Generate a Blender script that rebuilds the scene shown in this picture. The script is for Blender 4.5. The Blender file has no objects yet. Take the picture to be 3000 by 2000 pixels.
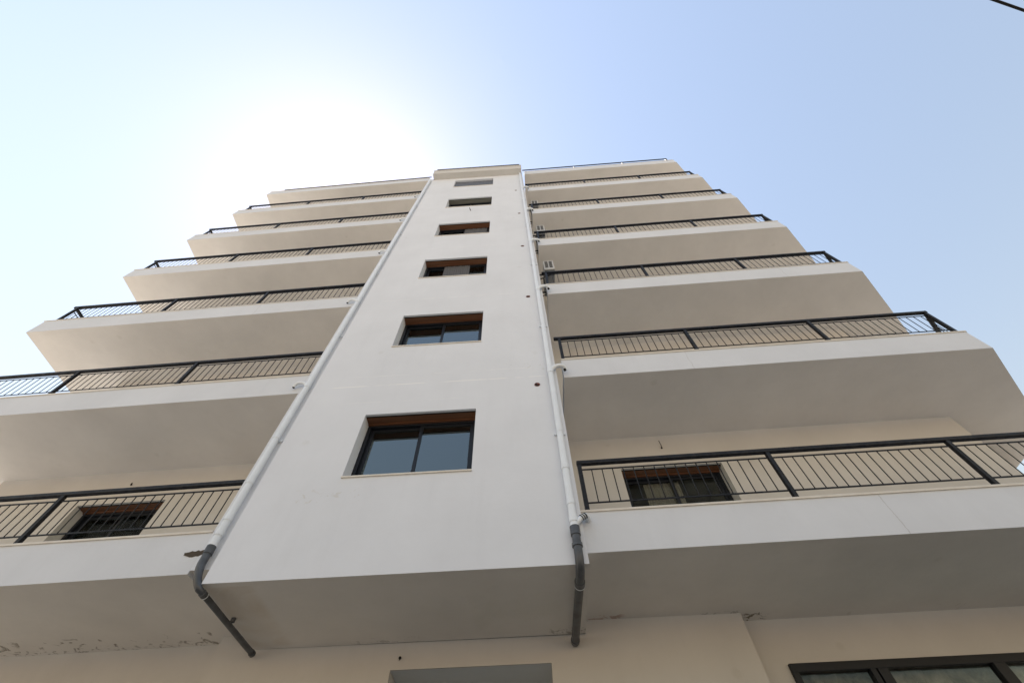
import bpy, bmesh, math, random
from mathutils import Vector, Matrix
random.seed(7)
R = math.radians
sc = bpy.context.scene
col = sc.collection

# ------------------------------------------------------------------ materials
def mat(name, color, rough=.8, metal=0., spec=.5):
    m = bpy.data.materials.new(name); m.use_nodes = True
    b = m.node_tree.nodes['Principled BSDF']
    b.inputs['Base Color'].default_value = (*color, 1)
    b.inputs['Roughness'].default_value = rough
    b.inputs['Metallic'].default_value = metal
    b.inputs['Specular IOR Level'].default_value = spec
    return m

def N(m, t, **kw):
    n = m.node_tree.nodes.new(t)
    for k, v in kw.items():
        if k in n.inputs: n.inputs[k].default_value = v
        else: setattr(n, k, v)
    return n
def L(m, a, b): m.node_tree.links.new(a, b)

def math_n(m, op, a, b=None, clamp=False):
    n = m.node_tree.nodes.new('ShaderNodeMath'); n.operation = op; n.use_clamp = clamp
    for i, v in enumerate((a, b)):
        if v is None: continue
        if isinstance(v, (int, float)): n.inputs[i].default_value = v
        else: L(m, v, n.inputs[i])
    return n.outputs[0]

def noise(m, vec, scale, detail=4., rough=.55, dist=0.):
    n = m.node_tree.nodes.new('ShaderNodeTexNoise')
    n.inputs['Scale'].default_value = scale; n.inputs['Detail'].default_value = detail
    n.inputs['Roughness'].default_value = rough; n.inputs['Distortion'].default_value = dist
    L(m, vec, n.inputs['Vector']); return n.outputs['Fac']

def ramp(m, fac, stops):
    n = m.node_tree.nodes.new('ShaderNodeValToRGB')
    while len(n.color_ramp.elements) < len(stops): n.color_ramp.elements.new(.5)
    for e, (p, c) in zip(n.color_ramp.elements, stops):
        e.position = p; e.color = (*c, 1) if len(c) == 3 else c
    L(m, fac, n.inputs['Fac']); return n.outputs['Color']

def mixc(m, fac, a, b, mode='MIX'):
    n = m.node_tree.nodes.new('ShaderNodeMix'); n.data_type = 'RGBA'; n.blend_type = mode
    if isinstance(fac, (int, float)): n.inputs[0].default_value = fac
    else: L(m, fac, n.inputs[0])
    for i, v in ((6, a), (7, b)):
        if isinstance(v, tuple): n.inputs[i].default_value = (*v, 1)
        else: L(m, v, n.inputs[i])
    return n.outputs[2]

def window_fn(m, val, a, b, soft):
    """1 inside a..b with soft borders"""
    mr = m.node_tree.nodes.new('ShaderNodeMapRange'); mr.interpolation_type = 'SMOOTHSTEP'
    L(m, val, mr.inputs[0]); mr.inputs[1].default_value = a - soft; mr.inputs[2].default_value = a
    mr2 = m.node_tree.nodes.new('ShaderNodeMapRange'); mr2.interpolation_type = 'SMOOTHSTEP'
    L(m, val, mr2.inputs[0]); mr2.inputs[1].default_value = b; mr2.inputs[2].default_value = b + soft
    mr2.inputs[3].default_value = 1; mr2.inputs[4].default_value = 0
    return math_n(m, 'MULTIPLY', mr.outputs[0], mr2.outputs[0])

def plaster(name, c, var=.05, bump=.25, stains=(), lines=(), patches=()):
    m = mat(name, c, .85, spec=.3); nt = m.node_tree; b = nt.nodes['Principled BSDF']
    tc = N(m, 'ShaderNodeTexCoord').outputs['Object']
    sep = N(m, 'ShaderNodeSeparateXYZ'); L(m, tc, sep.inputs[0]); X, Y, Z = sep.outputs
    big = noise(m, tc, .9, 5, .6)
    c0 = tuple(v * (1 - var) for v in c); c1 = tuple(min(1, v * (1 + var * .6)) for v in c)
    out = ramp(m, big, [(.3, c0), (.7, c1)])
    # streaky dust, stretched vertically
    mp = N(m, 'ShaderNodeMapping'); mp.inputs['Scale'].default_value = (5, 5, .5); L(m, tc, mp.inputs[0])
    st = noise(m, mp.outputs[0], 1.0, 6, .65)
    stf = math_n(m, 'MULTIPLY', ramp(m, st, [(.52, (0, 0, 0)), (.8, (1, 1, 1))]), .16)
    out = mixc(m, stf, out, tuple(v * .78 for v in c))
    # little filler spots
    vo = N(m, 'ShaderNodeTexVoronoi'); vo.inputs['Scale'].default_value = 1.15; L(m, tc, vo.inputs['Vector'])
    nz = noise(m, tc, 14, 3)
    d = math_n(m, 'ADD', vo.outputs['Distance'], math_n(m, 'MULTIPLY', nz, .10))
    sp = ramp(m, d, [(.085, (1, 1, 1)), (.125, (0, 0, 0))])
    out = mixc(m, math_n(m, 'MULTIPLY', sp, .16), out, (c[0] * .62, c[1] * .6, c[2] * .52))
    for (x0, x1, a, bb, axis, col_, sc_, th, stg, *sw_) in stains:
        v = {'y': Y, 'z': Z}[axis]
        k = math_n(m, 'MULTIPLY', window_fn(m, X, x0, x1, .12), window_fn(m, v, a, bb, .05))
        s1 = noise(m, tc, sc_, 5, .6, 1.4)
        f = ramp(m, s1, [(th, (0, 0, 0)), (th + (sw_[0] if sw_ else .07), (1, 1, 1))])
        f = math_n(m, 'MULTIPLY', math_n(m, 'MULTIPLY', k, f), stg)
        out = mixc(m, f, out, col_)
    for (x0, x1, z, w, amp, stg) in lines:      # horizontal day-work joints
        wob = math_n(m, 'MULTIPLY', math_n(m, 'SUBTRACT', noise(m, tc, .8, 4), .5), amp)
        zz = math_n(m, 'ABSOLUTE', math_n(m, 'SUBTRACT', math_n(m, 'ADD', Z, wob), z))
        f = ramp(m, math_n(m, 'DIVIDE', zz, w), [(0, (1, 1, 1)), (1, (0, 0, 0))])
        f = math_n(m, 'MULTIPLY', f, window_fn(m, X, x0, x1, .2))
        gate = ramp(m, noise(m, tc, 3.1, 3), [(.42, (0, 0, 0)), (.55, (1, 1, 1))])
        f = math_n(m, 'MULTIPLY', math_n(m, 'MULTIPLY', f, gate), stg)
        out = mixc(m, f, out, (.88, .88, .87))
    for (x, z0_, z1_, wd, stg) in patches:      # hairline cracks
        wob = math_n(m, 'MULTIPLY', math_n(m, 'SUBTRACT', noise(m, tc, 3.5, 5, .7), .5), .09)
        xx = math_n(m, 'ABSOLUTE', math_n(m, 'SUBTRACT', math_n(m, 'ADD', X, wob), x))
        f = ramp(m, math_n(m, 'DIVIDE', xx, wd), [(0, (1, 1, 1)), (1, (0, 0, 0))])
        f = math_n(m, 'MULTIPLY', math_n(m, 'MULTIPLY', f, window_fn(m, Z, z0_, z1_, .03)), stg)
        out = mixc(m, f, out, (.30, .29, .27))
    L(m, out, b.inputs['Base Color'])
    n1 = noise(m, tc, 55, 4, .6); n2 = noise(m, tc, 3.2, 3)
    h = math_n(m, 'ADD', math_n(m, 'MULTIPLY', n1, .25), math_n(m, 'MULTIPLY', n2, 1.6))
    bp = N(m, 'ShaderNodeBump'); bp.inputs['Strength'].default_value = bump; bp.inputs['Distance'].default_value = .012
    L(m, h, bp.inputs['Height']); L(m, bp.outputs[0], b.inputs['Normal'])
    return m

WHITE = (.68, .71, .76)
BOUNCE_WARM_WHITE = (.755, .72, .67)  # white soffit paint with warm ground bounce put into its colour
DIRT = (.16, .13, .09)
M = {}
M['tower'] = plaster('white_smooth_plaster', WHITE, .05, .25, lines=((-3.6, -.3, 5.70, .014, .05, .8), (-3.4, -.5, 8.72, .014, .06, .5), (-3.3, -.9, 11.8, .016, .06, .4), (-3.2, -.5, 5.95, .010, .06, .45), (-3.3, -.6, 5.28, .008, .05, .3)),
      stains=((-.75, -.25, 5.9, 6.05, 'z', (.35, .33, .30), 9, .60, .5), (-3.3, -2.6, 3.5, 3.65, 'z', (.5, .48, .42), 9, .6, .35)))
M['fascia'] = plaster('white_plaster', (.63, .655, .695), .06, .3, patches=((3.3, 2.72, 3.18, .008, .5), (-8.1, 2.72, 3.18, .006, .35), (2.2, 5.72, 6.18, .007, .4), (5.3, 8.72, 9.18, .01, .35), (-6.4, 8.72, 9.18, .01, .35)))
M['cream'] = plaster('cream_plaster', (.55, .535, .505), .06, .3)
M['soffit'] = plaster('bounce_warmed_soffit_plaster', BOUNCE_WARM_WHITE, .07, .3)  # same white as the fascias, tinted by the bounce from below
M['soffit_low'] = plaster('bounce_warmed_stained_soffit_plaster', BOUNCE_WARM_WHITE, .08, .3, stains=(
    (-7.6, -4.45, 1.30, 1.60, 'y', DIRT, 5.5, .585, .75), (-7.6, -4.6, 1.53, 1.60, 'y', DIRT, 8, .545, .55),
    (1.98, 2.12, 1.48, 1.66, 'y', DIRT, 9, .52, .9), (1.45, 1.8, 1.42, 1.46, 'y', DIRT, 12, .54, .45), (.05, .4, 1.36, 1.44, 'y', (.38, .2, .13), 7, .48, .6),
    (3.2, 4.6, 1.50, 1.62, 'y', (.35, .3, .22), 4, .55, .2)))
M['tower_soffit'] = plaster('bounce_warmed_tower_soffit_plaster', BOUNCE_WARM_WHITE, .07, .3, stains=(
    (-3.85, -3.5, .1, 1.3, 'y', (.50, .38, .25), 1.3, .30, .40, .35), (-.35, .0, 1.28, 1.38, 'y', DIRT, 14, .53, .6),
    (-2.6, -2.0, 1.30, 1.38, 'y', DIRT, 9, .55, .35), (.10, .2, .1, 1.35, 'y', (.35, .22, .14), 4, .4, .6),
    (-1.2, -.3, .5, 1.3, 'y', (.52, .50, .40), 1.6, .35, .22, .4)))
M['grey_plaster'] = plaster('grey_plaster', (.66, .69, .70), .05, .3)
M['stone'] = mat('beige_marble', (.62, .56, .46), .45)
m = M['stone']; tc = N(m, 'ShaderNodeTexCoord').outputs['Object']
L(m, ramp(m, noise(m, tc, 5, 6, .65), [(.3, (.58, .53, .46)), (.7, (.70, .67, .60))]), m.node_tree.nodes['Principled BSDF'].inputs['Base Color'])
M['iron'] = mat('black_painted_iron', (.012, .013, .016), .5, spec=.22)
m = M['iron']; tc = N(m, 'ShaderNodeTexCoord').outputs['Object']
L(m, ramp(m, noise(m, tc, 12, 4), [(.3, (.4,) * 3), (.7, (.62,) * 3)]), m.node_tree.nodes['Principled BSDF'].inputs['Roughness'])
L(m, ramp(m, noise(m, tc, 20, 3), [(.4, (.009, .010, .013)), (.75, (.026, .025, .025))]), m.node_tree.nodes['Principled BSDF'].inputs['Base Color'])
M['aluminium'] = mat('black_anodised_aluminium', (.010, .012, .017), .38, spec=.3)
def woodlike(name, a, b_):
    m = mat(name, a, .5); tc = N(m, 'ShaderNodeTexCoord').outputs['Object']
    mp = N(m, 'ShaderNodeMapping'); mp.inputs['Scale'].default_value = (.6, 18, 18); L(m, tc, mp.inputs[0])
    L(m, ramp(m, noise(m, mp.outputs[0], 2, 5), [(.3, a), (.7, b_)]), m.node_tree.nodes['Principled BSDF'].inputs['Base Color']); return m
M['brown'] = woodlike('brown_shutter_box', (.095, .036, .015), (.17, .068, .028))
M['olive'] = woodlike('grey_shutter_box', (.10, .10, .085), (.16, .155, .13))
M['dark'] = mat('dark_gap', (.012, .011, .010), .9)
M['pvc_white'] = mat('white_painted_pvc', (.80, .82, .83), .38)
m = M['pvc_white']; tc = N(m, 'ShaderNodeTexCoord').outputs['Object']
L(m, ramp(m, noise(m, tc, 6, 5), [(.3, (.70, .745, .79)), (.7, (.76, .81, .86))]), m.node_tree.nodes['Principled BSDF'].inputs['Base Color'])
M['pvc_grey'] = mat('grey_pvc', (.13, .15, .17), .42)
m = M['pvc_grey']; tc = N(m, 'ShaderNodeTexCoord').outputs['Object']
L(m, ramp(m, noise(m, tc, 9, 5), [(.3, (.040, .044, .050)), (.7, (.085, .095, .11))]), m.node_tree.nodes['Principled BSDF'].inputs['Base Color'])
M['rough'] = plaster('raw_dark_mortar', (.07, .055, .04), .5, 1.)
M['rust'] = mat('red_brown_clay', (.16, .035, .02), .7)
M['curtain'] = mat('pale_curtain', (.72, .71, .69), .9)
M['dark_curtain'] = mat('grey_curtain', (.24, .235, .21), .9)
M['net'] = mat('grey_net_curtain', (.095, .098, .108), .9)
M['blue_shutter'] = woodlike('grey_blue_shutter', (.085, .092, .108), (.115, .124, .145))
M['room'] = mat('room_paint', (.25, .24, .22), .9)
M['ac_white'] = mat('off_white_casing', (.46, .455, .43), .45)
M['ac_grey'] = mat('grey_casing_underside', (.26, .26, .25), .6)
M['lace'] = mat('lace_and_reflections_curtain', (.4, .37, .3), .9)
m = M['lace']; tc = N(m, 'ShaderNodeTexCoord').outputs['Object']
L(m, ramp(m, noise(m, tc, 3.5, 5, .6, .5), [(.35, (.12, .11, .085)), (.5, (.27, .25, .20)), (.68, (.48, .46, .42))]), m.node_tree.nodes['Principled BSDF'].inputs['Base Color'])  # mottled tones also stand in for reflections in the panes

def glass(name, ior=2.5, tint=(.75, .8, .8)):
    m = bpy.data.materials.new(name); m.use_nodes = True; nt = m.node_tree
    nt.nodes.remove(nt.nodes['Principled BSDF']); o = nt.nodes['Material Output']
    tr = N(m, 'ShaderNodeBsdfTransparent'); tr.inputs[0].default_value = (*tint, 1)
    gl = N(m, 'ShaderNodeBsdfGlossy'); gl.inputs['Roughness'].default_value = .02; gl.inputs['Color'].default_value = (.88, 1, 1.0, 1)
    fr = N(m, 'ShaderNodeFresnel'); fr.inputs['IOR'].default_value = ior
    tcn = N(m, 'ShaderNodeTexCoord').outputs['Object']
    bp = N(m, 'ShaderNodeBump'); bp.inputs['Strength'].default_value = .08; bp.inputs['Distance'].default_value = .01
    L(m, noise(m, tcn, 1.3, 2), bp.inputs['Height']); L(m, bp.outputs[0], gl.inputs['Normal'])
    mx = N(m, 'ShaderNodeMixShader'); L(m, fr.outputs[0], mx.inputs[0]); L(m, tr.outputs[0], mx.inputs[1]); L(m, gl.outputs[0], mx.inputs[2])
    L(m, mx.outputs[0], o.inputs['Surface']); return m
M['glass'] = glass('window_glass')
M['dull'] = glass('dull_window_glass', 1.33, (.86, .86, .84))

# ------------------------------------------------------------------ mesh builder
class MB:
    def __init__(s): s.v = []; s.f = []; s.mi = []
    def face(s, pts, mi=0):
        i = len(s.v); s.v += [tuple(p) for p in pts]; s.f.append(tuple(range(i, i + len(pts)))); s.mi.append(mi)
    def box(s, x0, y0, z0, x1, y1, z1, mi=0):
        i = len(s.v)
        s.v += [(x0, y0, z0), (x1, y0, z0), (x1, y1, z0), (x0, y1, z0), (x0, y0, z1), (x1, y0, z1), (x1, y1, z1), (x0, y1, z1)]
        for q in ((0, 3, 2, 1), (4, 5, 6, 7), (0, 1, 5, 4), (1, 2, 6, 5), (2, 3, 7, 6), (3, 0, 4, 7)):
            s.f.append(tuple(i + k for k in q)); s.mi.append(mi)
    def prism(s, poly, z0, z1, mi=0, mi_bot=None):
        n = len(poly); i = len(s.v)                      # poly counter-clockwise seen from above
        s.v += [(x, y, z0) for x, y in poly] + [(x, y, z1) for x, y in poly]
        s.f.append(tuple(i + n - 1 - k for k in range(n))); s.mi.append(mi if mi_bot is None else mi_bot)
        s.f.append(tuple(i + n + k for k in range(n))); s.mi.append(mi)
        for k in range(n):
            s.f.append((i + k, i + (k + 1) % n, i + n + (k + 1) % n, i + n + k)); s.mi.append(mi)
    def tube(s, path, r, n=14, mi=0, caps=True, radii=None):
        path = [Vector(p) for p in path]; rings = []
        up = Vector((0.13, 0.31, .94))
        for k, p in enumerate(path):
            if k == 0: d = path[1] - p
            elif k == len(path) - 1: d = p - path[-2]
            else: d = (path[k + 1] - p).normalized() + (p - path[k - 1]).normalized()
            d.normalize()
            if k == 0:
                a = d.cross(up).normalized() if abs(d.dot(up)) < .95 else d.cross(Vector((1, 0, 0))).normalized()
            else:
                a = (a - d * a.dot(d)).normalized()
            b = d.cross(a); rr = radii[k] if radii else r
            rings.append([tuple(p + a * (rr * math.cos(2 * math.pi * j / n)) + b * (rr * math.sin(2 * math.pi * j / n))) for j in range(n)])
        i = len(s.v)
        for g in rings: s.v += g
        for k in range(len(rings) - 1):
            for j in range(n):
                s.f.append((i + k * n + j, i + k * n + (j + 1) % n, i + (k + 1) * n + (j + 1) % n, i + (k + 1) * n + j)); s.mi.append(mi)
        if caps:
            s.f.append(tuple(i + n - 1 - j for j in range(n))); s.mi.append(mi)
            s.f.append(tuple(i + (len(rings) - 1) * n + j for j in range(n))); s.mi.append(mi)
    def bar(s, p, q, w, h, mi=0):
        """rectangular bar from p to q, w across, h tall (or along the plan for uprights)"""
        p, q = Vector(p), Vector(q); d = (q - p).normalized()
        up = Vector((0, 0, 1)) if abs(d.z) < .9 else Vector((0, 1, 0))
        a = d.cross(up).normalized() * (w / 2); b = a.cross(d).normalized() * (h / 2)
        i = len(s.v)
        for c in (p, q): s.v += [tuple(c - a - b), tuple(c + a - b), tuple(c + a + b), tuple(c - a + b)]
        for qd in ((0, 3, 2, 1), (4, 5, 6, 7), (0, 1, 5, 4), (1, 2, 6, 5), (2, 3, 7, 6), (3, 0, 4, 7)):
            s.f.append(tuple(i + k for k in qd)); s.mi.append(mi)
    def build(s, name, mats, parent=None, bevel=0, smooth=False, recalc=True):
        me = bpy.data.meshes.new(name); me.from_pydata(s.v, [], s.f)
        if not isinstance(mats, (list, tuple)): mats = [mats]
        for m_ in mats: me.materials.append(m_)
        for p, k in zip(me.polygons, s.mi): p.material_index = k
        if recalc:
            bm = bmesh.new(); bm.from_mesh(me); bmesh.ops.recalc_face_normals(bm, faces=bm.faces); bm.to_mesh(me); bm.free()
        if smooth:
            flat = set()
            for p in me.polygons:
                p.use_smooth = len(p.vertices) == 4
                if not p.use_smooth: flat.update(tuple(sorted(k)) for k in p.edge_keys)
            for e in me.edges:
                if tuple(sorted(e.vertices)) in flat: e.use_edge_sharp = True
        o = bpy.data.objects.new(name, me); col.objects.link(o)
        if parent is not None: o.parent = parent
        if bevel:
            md = o.modifiers.new('soft_edge', 'BEVEL'); md.width = bevel; md.segments = 2; md.limit_method = 'ANGLE'; md.angle_limit = R(35)
        return o

def tag(o, label=None, cat=None, group=None, kind=None):
    for k, v in (('label', label), ('category', cat), ('group', group), ('kind', kind)):
        if v: o[k] = v
    return o
def empty(name, loc=(0, 0, 0)):
    o = bpy.data.objects.new(name, None); o.location = loc; col.objects.link(o); return o
def bend(a, b, c, n=6, t=.5):
    """rounded corner: points of a quadratic curve from a to c pulled to b"""
    a, b, c = Vector(a), Vector(b), Vector(c)
    return [(1 - u) ** 2 * a + 2 * u * (1 - u) * b + u * u * c for u in [k / n for k in range(n + 1)]]

# ------------------------------------------------------------------ measures (metres, camera eye at z = 0)
G = -1.6                      # ground
H = 3.0; Z1 = 3.2254; FH = .5113
YB = .0724; SL, SR = -.0192, -.0129
XL, XR, W, W2 = -11.546, 6.845, 3.917, 4.186
ZT = 2.557
cap = lambda k: Z1 + H * (k - 1)
yl = lambda x: YB + (x + W2) * SL
yr = lambda x: YB + x * SR
WY = 1.50                     # wall plane behind the balconies
wl = lambda x: 1.57 + (x + W2) * SL
wr = lambda x: 1.50 + x * SR
TOPZ = cap(7) - .30

# base of everything: the apartment block
bld = empty('apartment_building', (-1.4, 1.5, G))
tag(bld, 'white plastered apartment block of balconies either side of a tall windowed stair tower', 'apartment building')
def P(o):                      # keep world coordinates for parts under the building
    o.parent = bld; o.matrix_parent_inverse = Matrix.Translation(bld.location).inverted(); return o

# ------------------------------------------------------------------ walls with openings
def wall_face(mb, p0, p1, z0, z1, holes=(), depth=.22, mi=0, inward=None):
    p0, p1 = Vector(p0), Vector(p1); Ln = (p1 - p0).length; d = (p1 - p0) / Ln
    n = Vector((-d.y, d.x)) if inward is None else Vector(inward)      # inward
    ss = sorted({0, Ln, *[h[0] for h in holes], *[h[1] for h in holes]})
    zs = sorted({z0, z1, *[h[2] for h in holes], *[h[3] for h in holes]})
    q = lambda s, z, dd=0: (p0.x + d.x * s + n.x * dd, p0.y + d.y * s + n.y * dd, z)
    for a, b in zip(ss, ss[1:]):
        for c, e in zip(zs, zs[1:]):
            if any(h[0] <= a + 1e-6 and b <= h[1] + 1e-6 and h[2] <= c + 1e-6 and e <= h[3] + 1e-6 for h in holes): continue
            mb.face([q(a, c), q(b, c), q(b, e), q(a, e)], mi)
    for (a, b, c, e) in [h[:4] for h in holes]:
        mb.face([q(a, c), q(a, e), q(a, e, depth), q(a, c, depth)], mi)
        mb.face([q(b, e), q(b, c), q(b, c, depth), q(b, e, depth)], mi)
        mb.face([q(a, e), q(b, e), q(b, e, depth), q(a, e, depth)], mi)
        mb.face([q(b, c), q(a, c), q(a, c, depth), q(b, c, depth)], mi)

WX0, WX1, WZ, WH = -2.883, -1.2545, 3.838, 1.1655
win_z = [WZ + H * k for k in range(6)]
# tower
t = MB()
wall_face(t, (-W, 0), (0, 0), ZT, 20.41, [(WX0 + W, WX1 + W, z, z + WH) for z in win_z], .30)
wall_face(t, (0, 0), (0, WY), ZT, 21.0)
wall_face(t, (-W, YB), (-W, 0), ZT, 21.0)
wall_face(t, (-W2, YB), (-W, YB), 2.753, 20.9)
wall_face(t, (-W2, 1.57), (-W2, YB), 2.753, 20.9)
t.face([(-W, YB, ZT), (-W, 1.40, ZT), (-W, 1.40, 2.753), (-W, YB, 2.753)])
P(t.build('tower_wall', M['tower'], recalc=False))
ts = MB(); ts.face([(-W, 0, ZT), (-W, 1.40, ZT), (0, 1.40, ZT), (0, 0, ZT)])
ts.face([(-W2, YB, 2.753), (-W2, 1.57, 2.753), (-W, 1.57, 2.753), (-W, YB, 2.753)])
P(ts.build('tower_soffit', M['tower_soffit'], recalc=False))
c = MB(); c.box(-W + .03, -.26, 20.41, -.03, 1.6, 20.98)
P(c.build('cornice', M['cream'], bevel=.012))
cc = MB(); cc.box(-W + .01, -.28, 20.98, -.01, 1.62, 21.01)
P(cc.build('cornice_cap', M['stone']))

# body behind the balconies
LW = (-10.15, 1.69); 
RW = (6.82, wr(6.82)); RC = (8.72, 2.84); BACK = 11.0
b = MB()
win_l = (-8.20, -6.66); win_r = (.972, 2.605)
up = ZT + .1
lp0, lp1 = (LW[0], LW[1]), (-W2, 1.57)
ll = (Vector(lp1) - Vector(lp0)).length / (lp1[0] - lp0[0])
rp0, rp1 = (0, WY), RW
rl = (Vector(rp1) - Vector(rp0)).length / RW[0]
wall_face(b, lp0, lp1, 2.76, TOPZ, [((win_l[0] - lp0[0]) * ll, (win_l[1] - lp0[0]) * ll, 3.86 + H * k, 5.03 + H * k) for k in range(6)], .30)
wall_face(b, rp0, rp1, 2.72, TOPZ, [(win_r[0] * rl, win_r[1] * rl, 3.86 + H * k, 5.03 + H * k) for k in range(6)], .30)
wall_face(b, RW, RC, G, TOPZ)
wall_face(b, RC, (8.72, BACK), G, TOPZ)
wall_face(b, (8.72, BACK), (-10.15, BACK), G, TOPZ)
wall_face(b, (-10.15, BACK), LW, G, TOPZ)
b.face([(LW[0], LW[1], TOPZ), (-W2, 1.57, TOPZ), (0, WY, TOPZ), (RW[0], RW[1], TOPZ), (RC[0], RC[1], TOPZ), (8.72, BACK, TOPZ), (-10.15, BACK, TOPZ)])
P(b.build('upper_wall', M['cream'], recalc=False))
# ground storey
g = MB()
DX0, DX1, DZ = -2.235, -.42, 2.285
SX0, SX1, SZ = 2.225, 6.3, 2.237
wall_face(g, (-4.36, 1.40), (1.87, 1.445), G, 2.72, [(DX0 + 4.36, DX1 + 4.36, G, DZ)], 1.3)
wall_face(g, (-4.36, 1.575), (-4.36, 1.40), G, 2.76)
wall_face(g, (-10.15, 1.69), (-4.36, 1.575), G, 2.76)
wall_face(g, (1.87, 1.445), (1.87, 1.64), G, 2.72)
wall_face(g, (1.87, 1.64), (6.82, 1.60), G, 2.72, [(SX0 - 1.87, SX1 - 1.87, -1.2, SZ)], .10)
P(g.build('ground_floor_wall', M['cream'], recalc=False))
dr = MB()
y0 = 1.40 + .016
dr.face([(DX0 + .002, 1.425, DZ - .004), (DX1 - .002, 1.432, DZ - .004), (DX1 - .002, 2.7, DZ - .004), (DX0 + .002, 2.7, DZ - .004)])
dr.face([(DX0, 2.69, G), (DX1, 2.69, G), (DX1, 2.69, DZ), (DX0, 2.69, DZ)])
P(dr.build('entrance_recess', M['grey_plaster'], recalc=False))
ed = MB(); ed.box(DX0 + .25, 2.62, G, DX1 - .25, 2.68, .6); 
edo = P(ed.build('entrance_door', M['aluminium']))
eh = MB(); eh.tube([(DX0 + .38, 2.56, -.75), (DX0 + .38, 2.56, -.35)], .015, 8); eh.build('handle', M['pvc_grey'], edo)

# ------------------------------------------------------------------ balconies
def offset_poly_path(path, d):
    """shift an open plan path sideways (left of travel positive)"""
    pts = [Vector(p) for p in path]; out = []
    for k, p in enumerate(pts):
        if k == 0: nd = (pts[1] - p).normalized(); n = Vector((-nd.y, nd.x)); out.append(p + n * d)
        elif k == len(pts) - 1: nd = (p - pts[-2]).normalized(); n = Vector((-nd.y, nd.x)); out.append(p + n * d)
        else:
            a = (p - pts[k - 1]).normalized(); c_ = (pts[k + 1] - p).normalized()
            n1 = Vector((-a.y, a.x)); n2 = Vector((-c_.y, c_.x)); bis = (n1 + n2).normalized()
            out.append(p + bis * (d / bis.dot(n1)))
    return out
def strip(path, d0, d1):
    a = offset_poly_path(path, d0); b_ = offset_poly_path(path, d1)
    return [tuple(p) for p in a] + [tuple(p) for p in reversed(b_)]

def balcony(side, k):
    z = cap(k); zb = z - FH; low = k == 1
    if side == 'r':
        x0 = .001 if low else .12
        edge = [(x0, yr(x0)), (XR, yr(XR)), (8.752, 1.89), (8.752, 2.86)]
        dd = .26 if low else .01
        inner = [(8.715, 2.86 + (dd if low else 0)), (RW[0], RW[1] + dd), (x0, WY + dd)]
    else:
        edge = [(XL, 5.0), (XL, yl(XL)), (-W2 - .001, yl(-W2))]
        inner = [(-W2 - .001, 1.58), (-10.14, 1.70), (-10.14, 5.0)]
    mb = MB()
    poly = edge + inner; n = len(poly)
    mb.face([(x, y, zb) for x, y in reversed(poly)], 1)                         # soffit
    e2 = offset_poly_path(edge, .13)
    for a, c_ in zip(edge, edge[1:]):                                          # outer face
        mb.face([(*a, zb), (*c_, zb), (*c_, z - .028), (*a, z - .028)], 0)
    for a, c_ in zip(e2, e2[1:]):
        mb.face([(*c_, zb + .17), (*a, zb + .17), (*a, z - .028), (*c_, z - .028)], 0)
    for a, c_, p, q in zip(edge, edge[1:], e2, e2[1:]):                        # parapet top
        mb.face([(*a, z - .028), (*c_, z - .028), (*q, z - .028), (*p, z - .028)], 0)
    mb.face([(*p, zb + .17) for p in e2] + [(*p, zb + .17) for p in inner], 0)  # floor
    ends = [(edge[-1], e2[-1], inner[0]), (edge[0], e2[0], inner[-1])]
    for (a, p, i_) in ends:                                                    # closed ends
        mb.face([(*a, zb), (*i_, zb), (*i_, zb + .17), (*p, zb + .17), (*p, z - .028), (*a, z - .028)], 0)
    o = P(mb.build('balcony', [M['fascia'], M['soffit_low'] if low else M['soffit']], recalc=False))
    cp = MB(); cp.prism(strip(edge, -.014, .15), z - .028, z, 0)
    cp.build('parapet_cap', M['stone'], o, bevel=.004)

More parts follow.
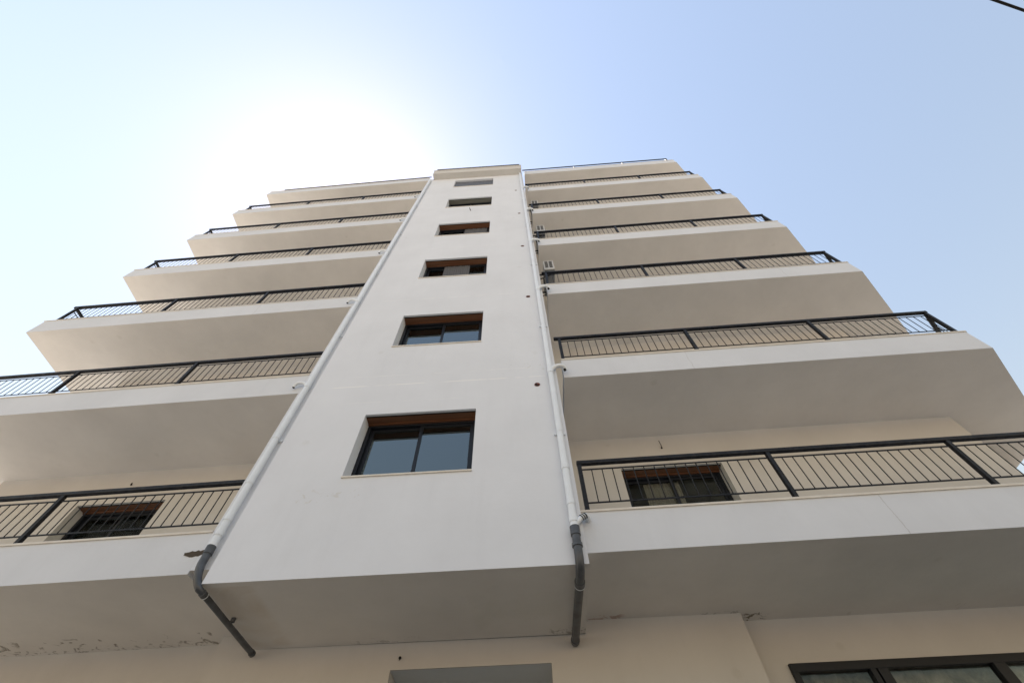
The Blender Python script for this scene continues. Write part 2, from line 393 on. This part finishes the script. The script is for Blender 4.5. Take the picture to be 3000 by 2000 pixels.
RAILY = .05
def railing(path, z, posts, parent=None, hr=.765, thin=False, panels=True, name='balcony_railing', rt=.058):
    """path: plan points of the rail; posts: distances along it. handrail is the part, posts and bar panels its sub-parts"""
    pts = [Vector(p) for p in path]; seg = [(b_ - a).length for a, b_ in zip(pts, pts[1:])]
    def at(s):
        for k, l in enumerate(seg):
            if s <= l + 1e-6 or k == len(seg) - 1: return pts[k] + (pts[k + 1] - pts[k]) / l * s, k
            s -= l
    hb = MB(); zt = z + hr
    for k in range(len(seg)):
        a, b_ = pts[k], pts[k + 1]; d = (b_ - a).normalized()
        ex = .0 if k == len(seg) - 1 else rt * .42
        st = 0 if k == 0 else rt * .42
        hb.bar((a.x - d.x * st, a.y - d.y * st, zt - rt / 2 - .0005 * k), (b_.x + d.x * ex, b_.y + d.y * ex, zt - rt / 2 - .0005 * k), rt, rt)
    o = P(hb.build(name, M['iron'], bevel=.010))
    pw = .032 if thin else .048
    for s in posts:
        q, k = at(s); d = (pts[k + 1] - pts[k]).normalized()
        mb = MB(); mb.bar((q.x, q.y, z + .001), (q.x, q.y, zt - rt), pw, pw)
        mb.box(q.x - .045, q.y - .045, z + .0005, q.x + .045, q.y + .045, z + .008)
        mb.build('post', M['iron'], o)
    if not panels: return o
    total = sum(seg); cum = [0]
    for l in seg: cum.append(cum[-1] + l)
    stops = sorted(set([0] + [round(s, 4) for s in posts] + [round(c_, 4) for c_ in cum]))
    for s0, s1 in zip(stops, stops[1:]):
        if s1 - s0 < .18: continue
        a, _ = at(s0 + 1e-4); b_, _ = at(s1 - 1e-4); d = (b_ - a).normalized(); g0 = a + d * .015; g1 = b_ - d * .015
        mb = MB(); zu = z + hr - .135; zl = z + .135
        mb.bar((g0.x, g0.y, zu), (g1.x, g1.y, zu), .010, .018); mb.bar((g0.x, g0.y, zl), (g1.x, g1.y, zl), .010, .018)
        n = max(1, round((g1 - g0).length / .127))
        for i in range(1, n):
            q = g0 + (g1 - g0) * (i / n)
            mb.tube([(q.x, q.y, zl + .009), (q.x, q.y, zu - .009)], .0066, 6, caps=False)
        mb.build('baluster_panel', M['iron'], o)
    return o

for k in range(1, 8):
    balcony('r', k); balcony('l', k)
    z = cap(k)
    yo = RAILY
    if k < 7:
        pr = [(.07, yr(.07) + yo), (6.80, yr(6.8) + yo), (8.68, 1.93), (8.68, 2.82)]
        d1 = 6.73
        railing(pr, z, [(.03 if k == 1 else .10), 2.39, 4.61, d1 - .02, d1 + 1.3, d1 + 2.55])
        pl = [(-W2 + .02, yl(-W2) + yo), (-11.46, yl(XL) + yo), (-11.46, 4.95)]
        railing(pl, z, [2.43, 4.71, 7.20, 9.4, 11.6])
    else:
        pr = [(.05, yr(.07) + yo), (6.72, yr(6.7) + yo), (8.68, 2.0), (8.68, 2.82)]
        railing(pr, z, [2.39, 4.61, 6.6, 9.2], panels=False, thin=True, hr=.60, rt=.045)
        pl = [(-W2 + .02, yl(-W2) + yo), (-11.10, yl(XL) + yo), (-11.46, .8), (-11.46, 4.95)]
        railing(pl, z, [2.43, 4.71, 6.88, 9.2], panels=False, thin=True, hr=.45, rt=.038)
tr = [(-W + .12, 1.2), (-W + .12, -.22), (-.10, -.22), (-.10, 1.2)]
railing(tr, 21.01, [1.42, 3.4, 5.15], panels=False, thin=True, hr=.42, rt=.04, name='tower_roof_railing')

# ------------------------------------------------------------------ windows
def make_window(w, h, top='brown', curtain=None, shutter=False, gl='glass', cm='curtain', cy=.102):
    """local: x along the wall, y inward, z up; origin at the lower left corner of the opening on the wall face"""
    yf = .205
    if shutter:
        s = MB(); n = 14
        for i in range(n): s.box(.004, .075, .01 + i * (h - .012) / n, w - .004, .09 , .006 + (i + 1) * (h - .012) / n - .004)
        s.box(.003, .088, .003, w - .003, .094, h - .003)
        o = s.build('window', M['blue_shutter'])
    else:
        f = MB()
        f.box(.001, yf, .012, .05, yf + .09, h - .001); f.box(w - .05, yf, .012, w - .001, yf + .09, h - .001)
        f.box(.05, yf, .012, w - .05, yf + .09, .05); f.box(.05, yf, h - .06, w - .05, yf + .09, h - .001)
        o = f.build('window', M['aluminium'], bevel=.003)
        for i in (0, 1):
            xa = .052 if i == 0 else w / 2 - .028; xb = w / 2 + .028 if i == 0 else w - .052
            y = yf + .018 + (1 - i) * .035; s = MB(); st = .048
            s.box(xa, y, .052, xa + st, y + .028, h - .062); s.box(xb - st, y, .052, xb, y + .028, h - .062)
            s.box(xa + st, y, .052, xb - st, y + .028, .095); s.box(xa + st, y, h - .105, xb - st, y + .028, h - .062)
            so = s.build('sash', M['aluminium'], o, bevel=.002)
            p = MB(); p.box(xa + st - .004, y + .012, .09, xb - st + .004, y + .016, h - .10); p.build('pane', M[gl], o)
        r = MB(); r.box(.004, yf + .10, .0, w - .004, yf + 1.1, h + .02)
        r.f = [q for i, q in enumerate(r.f) if i != 2]; r.mi = r.mi[:5]
        r.build('room_interior', M['room'], o, recalc=False)
        if curtain:
            cb = MB(); a, b2 = curtain; n = 40; pts = []
            for i in range(n + 1):
                x = w * (a + (b2 - a) * i / n); pts.append((x, (yf + cy) + .007 * math.sin(i * 1.9) + .003 * math.sin(i * .7)))
            for q, s2 in zip(pts, pts[1:]): cb.face([(*q, .06), (*s2, .06), (*s2, h - .02), (*q, h - .02)])
            cb.build('curtain', M[cm], o, smooth=True)
        if top:
            bx = MB(); bx.box(.002, .062, h - .012, w - .002, yf - .001, h - .0012); bx.box(.002, yf - .03, h - .03, w - .002, yf - .001, h - .012)
            bx.build('shutter_box', M[top], o)
            dk = MB(); dk.box(.002, .040, h - .007, w - .002, .062, h - .0012); dk.build('shutter_slot_shade', M['dark'], o)  # solid black strip stands for the shade in the slot
    sl = MB(); sl.box(-.004, -.018, -.012, w + .004, yf + .0, .012); sl.build('sill', M['stone'], o, bevel=.003)
    return o
specs = [('brown', None), ('brown', None), ('brown', (.30, .71)), ('brown', (.50, .93)), ('olive', (.05, .5)), (None, None)]
for k, z in enumerate(win_z):
    tp, cu = specs[k]
    o = make_window(WX1 - WX0, WH, tp, cu, shutter=(k == 5), gl='glass' if k < 2 else 'dull', cm='net', cy=.004 if k in (2, 3) else .102)
    P(o); o.location = (WX0, 0, z)
    if k == 5: o['label'] = 'topmost tower window, closed by a grey blue shutter'
    if k == 4: o['label'] = 'tower window with a dull grey shutter box'
for (x0, x1, p0, p1, cu) in ((win_r[0], win_r[1], rp0, rp1, (.22, .58)), (win_l[0], win_l[1], lp0, lp1, (.4, .95))):
    d = (Vector(p1) - Vector(p0)).normalized()
    src = make_window(x1 - x0, 1.17, 'brown', cu, gl='dull', cm='dark_curtain')
    for k in range(6):
        o = src
        if k:
            o = src.copy(); col.objects.link(o)
            for ch in list(src.children): c_ = ch.copy(); col.objects.link(c_); c_.parent = o
        P(o); o.location = (x0, p0[1] + (x0 - p0[0]) * d.y / d.x, 3.86 + H * k); o.rotation_euler.z = math.atan2(d.y, d.x)

# ground floor glazing
sw = MB(); yy = 1.60
sw.box(SX0 + .001, yy, SZ - .085, SX1 - .001, yy + .09, SZ - .001)
for (a, b2) in ((SX0 + .001, SX0 + .07), (3.07, 3.13), (3.15, 3.26), (4.40, 4.53), (5.65, 5.78), (SX1 - .07, SX1 - .001)):
    sw.box(a, yy - .002, -1.2, b2, yy + .09, SZ - .085)
sw.box(SX0 + .07, yy, -1.2, SX1 - .07, yy + .088, -1.1)
swo = P(sw.build('shop_window', M['aluminium'], bevel=.003)); swo['label'] = 'wide black framed ground floor window'
for (a, b2) in ((SX0 + .07, 3.07), (3.26, 4.40), (4.53, 5.65), (5.78, SX1 - .07)):
    p = MB(); p.box(a - .01, yy + .04, -1.12, b2 + .01, yy + .045, SZ - .08); p.build('pane', M['dull'], swo)
bl = MB()
n = 160; pts = [(SX0 + .1 + (SX1 - SX0 - .2) * i / n, yy + .20 + .014 * math.sin(i * .55) + .005 * math.sin(i * 1.3)) for i in range(n + 1)]
for q, s2 in zip(pts, pts[1:]): bl.face([(*q, -1.1), (*s2, -1.1), (*s2, SZ - .05), (*q, SZ - .05)])
bl.build('curtain', M['lace'], swo, smooth=True)
r = MB(); r.box(SX0 + .01, yy + .1, -1.2, SX1 - .01, yy + 1.6, SZ + .05); r.f = [q for i, q in enumerate(r.f) if i != 2]; r.mi = r.mi[:5]
r.build('room_interior', M['room'], swo, recalc=False)

# ------------------------------------------------------------------ drain pipes
def pipe_part(name, path, r, m_, parent=None, n=16, radii=None):
    mb = MB(); mb.tube(path, r, n, radii=radii); o = mb.build(name, m_, parent, smooth=True)
    return o if parent is not None else P(o)
def ring(p, axis, r, w, m_, parent, name='coupling'):
    p = Vector(p); a = Vector(axis).normalized()
    q = [p - a * w / 2, p + a * w / 2]
    mb = MB(); mb.tube(q, r * .80, 32); return mb.build(name, m_, parent)
PR = .043
# right pipe
px, py = -.098, -.064
rp = pipe_part('drainpipe', [(px, py, 2.86), (px, py, 8), (px, py, 14), (px, py, 20.25)] + bend((px, py, 20.25), (px, py, 20.38), (px + .02, py + .08, 20.39), 5)[1:], PR, M['pvc_white'])
rp['label'] = 'white drainpipe near the right corner of the tower, grey at its foot'
for z in (3.02, 3.24, 3.75): ring((px, py, z), (0, 0, 1), .060, .07, M['pvc_white'], rp)
for z in (5.72, 8.7, 11.7, 14.7, 17.7): ring((px, py, z), (0, 0, 1), .062, .10, M['pvc_white'], rp)
for z in (4.35, 7.2, 10.2, 13.2, 16.2, 19.2):
    mb = MB(); mb.box(px - .075, -.025, z, px + .075, -.001, z + .03); mb.tube([(px, py, z + .002), (px, py, z + .028)], .047, 16); mb.build('bracket', M['pvc_white'], rp)
lowp = [(px, py, 2.90), (px, py, 2.66)] + bend((px, py, 2.66), (px, py, 2.48), (px - .005, .10, 2.475), 7)[1:] + [(px - .02, .7, 2.47), (px - .035, 1.39, 2.46)]
lo = MB(); lo.tube(lowp, PR * 1.05, 18); lo.build('lower_pipe', M['pvc_grey'], rp, smooth=True)
ring((px, py, 2.88), (0, 0, 1), .066, .10, M['pvc_grey'], rp); ring((px, py, 2.72), (0, 0, 1), .068, .035, M['pvc_grey'], rp)
ring((px - .006, .19, 2.475), (0, 1, 0), .066, .07, M['pvc_grey'], rp)
mb = MB(); mb.tube([(px - .006, .228, 2.475), (px - .006, .236, 2.475)], .0545, 18); mb.build('seal', M['pvc_white'], rp)
ring((px - .034, 1.34, 2.46), (0, 1, 0), .064, .05, M['pvc_grey'], rp)
# branches of the right pipe, one per balcony
for k in range(1, 7):
    zc = cap(k) - .37
    if k == 1:
        pts = [(px, py, 2.95), (px + .07, py + .01, 3.03), (px + .13, py + .03, 3.08)]
        mb = MB(); mb.tube(pts, .030, 12); mb.tube(bend(pts[-1], (px + .165, py + .05, 3.105), (px + .18, .08, 3.10), 4), .032, 12)
        bo = mb.build('branch', M['pvc_white'], rp, smooth=True)
        for j in range(3): 
            d = MB(); d.tube([(px + .085 + j * .024, py + .012 + j * .006, 3.043 + j * .016), (px + .091 + j * .024, py + .013 + j * .006, 3.048 + j * .016)], .0345, 12); d.build('branch_ring', M['dark'], rp)
    else:
        zz = zc
        path = bend((px + .01, py, zz - .12), (px + .05, py, zz), (px + .16, py + .01, zz + .02), 6) + bend((px + .16, py + .01, zz + .02), (px + .25, py + .02, zz + .03), (px + .25, .01, zz - .03), 6)[1:] 
        mb = MB(); mb.tube(path, .036, 12); mb.build('branch', M['pvc_white'], rp, smooth=True)
        d = MB(); d.tube([(px + .235, py + .035, zz - .045), (px + .24, py + .045, zz - .075)], .022, 10); d.build('branch_mouth', M['dark'], rp)
# left pipe
qx, qy = -4.045, .004
lp = pipe_part('drainpipe', [(qx, qy, 2.95), (qx, qy, 8), (qx, qy, 14), (qx, qy, 20.5)], PR, M['pvc_white'])
lp['label'] = 'white drainpipe down the left corner of the tower, dark grey at its foot'
for z in (2.98, 3.13, 3.32, 3.85): ring((qx, qy, z), (0, 0, 1), .060, .06, M['pvc_white'], lp)
for z in (5.8, 8.8, 11.8, 14.8, 17.8): ring((qx, qy, z), (0, 0, 1), .062, .10, M['pvc_white'], lp)
for z in (4.6, 7.4, 10.4, 13.4, 16.4, 19.4):
    mb = MB(); mb.box(qx - .075, .045, z, qx + .075, YB - .001, z + .03); mb.tube([(qx, qy, z + .002), (qx, qy, z + .028)], .047, 16); mb.build('bracket', M['pvc_white'], lp)
lowl = [(qx, qy, 2.98), (qx, qy, 2.78)] + bend((qx, qy, 2.78), (qx + .03, qy, 2.61), (-3.925, .02, 2.515), 8)[1:] + [(-3.90, .10, 2.50), (-3.88, .6, 2.49), (-3.855, 1.34, 2.48)]
mb = MB(); mb.tube(lowl, .045, 18, radii=[.042, .042] + [.043 - .0012 * i for i in range(8)] + [.030, .029, .031]); mb.build('lower_pipe', M['pvc_grey'], lp, smooth=True)
ring((qx, qy, 2.93), (0, 0, 1), .061, .09, M['pvc_grey'], lp); ring((-3.905, .09, 2.502), (0, 1, 0), .045, .05, M['pvc_grey'], lp)
mb = MB(); mb.tube([(-3.903, .118, 2.50), (-3.903, .124, 2.50)], .0365, 18); mb.build('seal', M['pvc_white'], lp)
ring((-3.856, 1.31, 2.48), (0, 1, 0), .045, .04, M['pvc_grey'], lp)
mb = MB(); mb.box(-3.87, .66, 2.51, -3.83, .69, ZT - .001); mb.build('bracket', M['pvc_grey'], lp)
for k in range(2, 7):
    zz = cap(k) - .33
    path = bend((qx - .02, qy, zz - .10), (qx - .06, qy, zz), (qx - .15, qy, zz + .01), 5) + bend((qx - .15, qy, zz + .01), (qx - .24, qy, zz + .01), (qx - .25, qy + .03, zz - .06), 5)[1:]
    mb = MB(); mb.tube(path, .026, 12); mb.build('branch', M['pvc_white'], lp, smooth=True)
    d = MB(); d.tube([path[-1], path[-1] + Vector((-.003, .006, -.014))], .019, 10); d.build('branch_mouth', M['dark'], lp)
# broken-out hole beside the left pipe
mb = MB(); pts = []
n = 26
for i in range(n):
    a = 2 * math.pi * i / n; rx = .135 + .018 * random.uniform(-1, 1); rz = .034 + .010 * random.uniform(-1, 1)
    pts.append((-4.24 + rx * math.cos(a), YB - .0035, 2.965 + rz * math.sin(a) + .02 * math.cos(a * 2) - .06 * (math.cos(a) < 0) * abs(math.cos(a)) * .5))
mb.face(pts)
back = [(p[0], YB + .001, p[2]) for p in pts]
for i in range(n): mb.face([pts[i], back[i], back[(i + 1) % n], pts[(i + 1) % n]])
P(mb.build('broken_plaster', M['rough'], recalc=False))['label'] = 'rough dark hole in the plaster beside the left drainpipe'

# round vents down the right of the tower
for (x, z) in ((-.326, 5.481), (-.318, 8.522), (-.322, 11.569), (-.312, 14.604), (-.345, 17.65)):
    mb = MB(); mb.tube([(x, -.004, z), (x, .05, z)], .045, 20, caps=False, mi=0)
    i0 = len(mb.v); n = 20
    for j in range(n):
        a0, a1 = 2 * math.pi * j / n, 2 * math.pi * (j + 1) / n
        for r0, r1, y_, mi in ((.045, .036, -.005, 0), (.036, 0, -.0035, 1)):
            mb.face([(x + r0 * math.cos(a0), y_, z + r0 * math.sin(a0)), (x + r0 * math.cos(a1), y_, z + r0 * math.sin(a1)), (x + r1 * math.cos(a1), y_, z + r1 * math.sin(a1)), (x + r1 * math.cos(a0), y_, z + r1 * math.sin(a0))][:4 if r1 else 3], mi)
    mb.tube([(x + .012, -.010, z + .010), (x + .012, .0, z + .010)], .017, 10, mi=0)
    P(mb.build('vent_pipe', [M['rust'], M['dark']], recalc=False))
# wire ends sticking out for lamps
def wire(name, p, path, r=.006):
    mb = MB(); mb.tube([Vector(p) + Vector(q) for q in path], r, 6); mb.tube([Vector(p) + Vector((0, .004, 0)), Vector(p) + Vector((0, -.012, 0))], .016, 10); P(mb.build(name, M['dark']))
wire('wire_end', (1.757, wr(1.757), 5.42), [(0, 0, 0), (-.01, -.05, .02), (-.03, -.08, .07), (-.035, -.09, .09)])
wire('wire_end', (-7.527, wl(-7.527), 5.408), [(0, 0, 0), (.02, -.04, -.01), (.05, -.05, 0)])
wire('wire_end', (-1.956, 0, 15.30), [(0, 0, 0), (-.01, -.05, -.01), (-.03, -.07, .08)], .012)
wire('wire_end', (-2.143, 1.416, 2.40), [(0, 0, 0), (.01, -.03, 0), (.02, -.035, -.02), (.0, -.03, -.035)], .004)

# ------------------------------------------------------------------ air conditioners
def make_ac():
    root = empty('air_conditioner')
    # local: x away from the tower wall, y along it (0 = street end), z up
    bx = MB(); bx.box(.0, 0, 0, .27, .78, .56); body = bx.build('casing', M['ac_white'], root, bevel=.012)
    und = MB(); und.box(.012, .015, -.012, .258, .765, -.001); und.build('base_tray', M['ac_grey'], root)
    g = MB()
    for (a, b2) in ((.035, .115), (.145, .225)):
        g.box(a, -.004, .10, b2, .001, .50)
    gr = g.build('side_grille', M['dark'], root)
    lv = MB()
    for (a, b2) in ((.035, .115), (.145, .225)):
        for i in range(9): lv.box(a, -.009, .12 + i * .043, b2, -.0045, .132 + i * .043)
    lv.build('louvre', M['ac_grey'], gr)
    fg = MB()
    for rr in (.05, .09, .13, .17, .21, .24):
        pts = [(.274, .46 + rr * math.cos(2 * math.pi * i / 32), .28 + rr * math.sin(2 * math.pi * i / 32)) for i in range(33)]
        fg.tube(pts, .004, 5, caps=False)
    for i in range(12):
        a = math.pi * i / 6; fg.tube([(.276, .46 + .03 * math.cos(a), .28 + .03 * math.sin(a)), (.276, .46 + .24 * math.cos(a), .28 + .24 * math.sin(a))], .003, 5)
    fg.build('fan_grille', M['ac_grey'], root)
    for y in (.12, .62):
        br = MB(); br.box(-.185, y, -.045, .25, y + .03, -.0125); br.box(-.185, y, -.35, -.16, y + .03, -.045); br.bar((-.165, y + .015, -.32), (.16, y + .015, -.045), .02, .02)
        br.build('bracket', M['iron'], root)
    pp = MB(); pp.tube(bend((.05, .08, .02), (.0, -.02, -.1), (-.06, .0, -.55), 6) + [(-.07, 0, -.9), (-.05, .02, -1.15)], .016, 8); pp.tube([(.09, .06, .01), (.0, -.03, -.35), (-.01, -.02, -.8), (-.03, 0, -1.3)], .010, 8)
    pp.build('hose', M['dark'], root, smooth=True)
    return root
ac = make_ac()
def copy_tree(o, parent=None):
    c_ = o.copy(); col.objects.link(c_)
    if parent is not None: c_.parent = parent
    for ch in list(o.children): copy_tree(ch, c_)
    return c_
acl = ['lowest of the three wall air conditioners, on the tower flank above the third right balcony',
       'middle of the three wall air conditioners, on the tower flank above the fourth right balcony',
       'highest wall air conditioner, barely showing over the fifth right balcony rail']
for i, l in enumerate(acl):
    o = ac if i == 0 else copy_tree(ac)
    o.location = (.19, .30, 10.60 + 3 * i); tag(o, l, 'air conditioner', 'air conditioners on the side of the tower')

# ------------------------------------------------------------------ overhead cable
p = Vector((4.37, -4.495, 5.5)); q = Vector((4.735, -4.386, 5.5)); d = (q - p).normalized()
mb = MB(); mb.tube([p + d * s + Vector((0, 0, .0006 * (s * s) )) for s in [x * 1.0 for x in range(-30, 31)]], .0125, 8)
tag(mb.build('overhead_cable', M['dark'], smooth=True), 'thin black cable crossing the top right corner of the sky', 'cable')

# ------------------------------------------------------------------ unseen ground, laid out for its bounce light
gm = mat('pale_bounce_ground', (.5, .44, .36), .9)  # out of view, kept pale to bounce sunlight up to the soffits
tc = N(gm, 'ShaderNodeTexCoord').outputs['Object']
L(gm, ramp(gm, noise(gm, tc, .35, 8, .6), [(.3, (.50, .44, .365)), (.7, (.64, .57, .475))]), gm.node_tree.nodes['Principled BSDF'].inputs['Base Color'])
g = MB(); g.face([(-600, -600, G), (600, -600, G), (600, 600, G), (-600, 600, G)])
tag(g.build('ground', gm, recalc=False), kind='structure')

am = mat('low_bounce_asphalt', (.05, .05, .05), .9)
tc = N(am, 'ShaderNodeTexCoord').outputs['Object']
L(am, ramp(am, noise(am, tc, 2.5, 8, .7), [(.3, (.040, .039, .037)), (.7, (.068, .066, .062))]), am.node_tree.nodes['Principled BSDF'].inputs['Base Color'])
g = MB(); g.face([(-12.5, -9.5, G + .004), (300, -9.5, G + .004), (300, -1.2, G + .004), (-12.5, -1.2, G + .004)])  # unseen dark strip, added to cut bounce onto the lower soffits
tag(g.build('added_road', am, recalc=False), kind='structure')
pm = plaster('concrete_paving', (.22, .205, .18), .12, .4)
g = MB(); g.box(-11.5, -1.2, G - .1, 300, 1.38, G + .12); g.box(-12.5, -12, G - .1, 300, -9.5, G + .12)  # unseen paving, ended short so bounce stays brighter at the left
tag(g.build('added_pavement', pm), kind='structure')

# ------------------------------------------------------------------ light
SUN_EL, SUN_AZ = 66.0, -54.0          # azimuth from +Y towards +X
w = bpy.data.worlds.new('World'); sc.world = w; w.use_nodes = True
sky = w.node_tree.nodes.new('ShaderNodeTexSky'); sky.sky_type = 'NISHITA'; sky.sun_disc = False
sky.sun_elevation = R(SUN_EL); sky.sun_rotation = R(SUN_AZ % 360)
sky.air_density = 3.0; sky.dust_density = .38; sky.ozone_density = 1.0; sky.altitude = 20
bg = w.node_tree.nodes['Background']; bg.inputs[1].default_value = .113
wb = w.node_tree.nodes.new('ShaderNodeMix'); wb.data_type = 'RGBA'; wb.blend_type = 'MULTIPLY'; wb.inputs[0].default_value = 1
wb.inputs[7].default_value = (1.10, .965, 1.01, 1)
w.node_tree.links.new(sky.outputs[0], wb.inputs[6]); w.node_tree.links.new(wb.outputs[2], bg.inputs[0])
sl = bpy.data.lights.new('sun', 'SUN'); sl.energy = 3.3; sl.angle = R(.5); sl.color = (1, .93, .86)
so = bpy.data.objects.new('sun', sl); col.objects.link(so)
sd = Vector((math.sin(R(SUN_AZ)) * math.cos(R(SUN_EL)), math.cos(R(SUN_AZ)) * math.cos(R(SUN_EL)), math.sin(R(SUN_EL))))
so.rotation_euler = sd.to_track_quat('Z', 'Y').to_euler(); so.location = (-20, 20, 40)

# ------------------------------------------------------------------ camera
ya, pi_, ro = R(-1.7241), R(57.7112), R(-1.9932)
fw = Vector((math.sin(ya) * math.cos(pi_), math.cos(ya) * math.cos(pi_), math.sin(pi_)))
r0 = Vector((math.cos(ya), -math.sin(ya), 0)); u0 = r0.cross(fw)
rr = r0 * math.cos(ro) + u0 * math.sin(ro); uu = -r0 * math.sin(ro) + u0 * math.cos(ro)
cd = bpy.data.cameras.new('camera'); cam = bpy.data.objects.new('camera', cd); col.objects.link(cam)
mw = Matrix((rr, uu, -fw)).transposed().to_4x4(); mw.translation = (-.5654, -4.2798, 0)
cam.matrix_world = mw; cd.sensor_width = 36; cd.lens = 1305.21 / 3000 * 36; cd.clip_end = 3000; cd.clip_start = .05
sc.camera = cam
sc.view_settings.view_transform = 'Standard'; sc.view_settings.look = 'None'; sc.view_settings.gamma = 1
sc.view_settings.exposure = .62
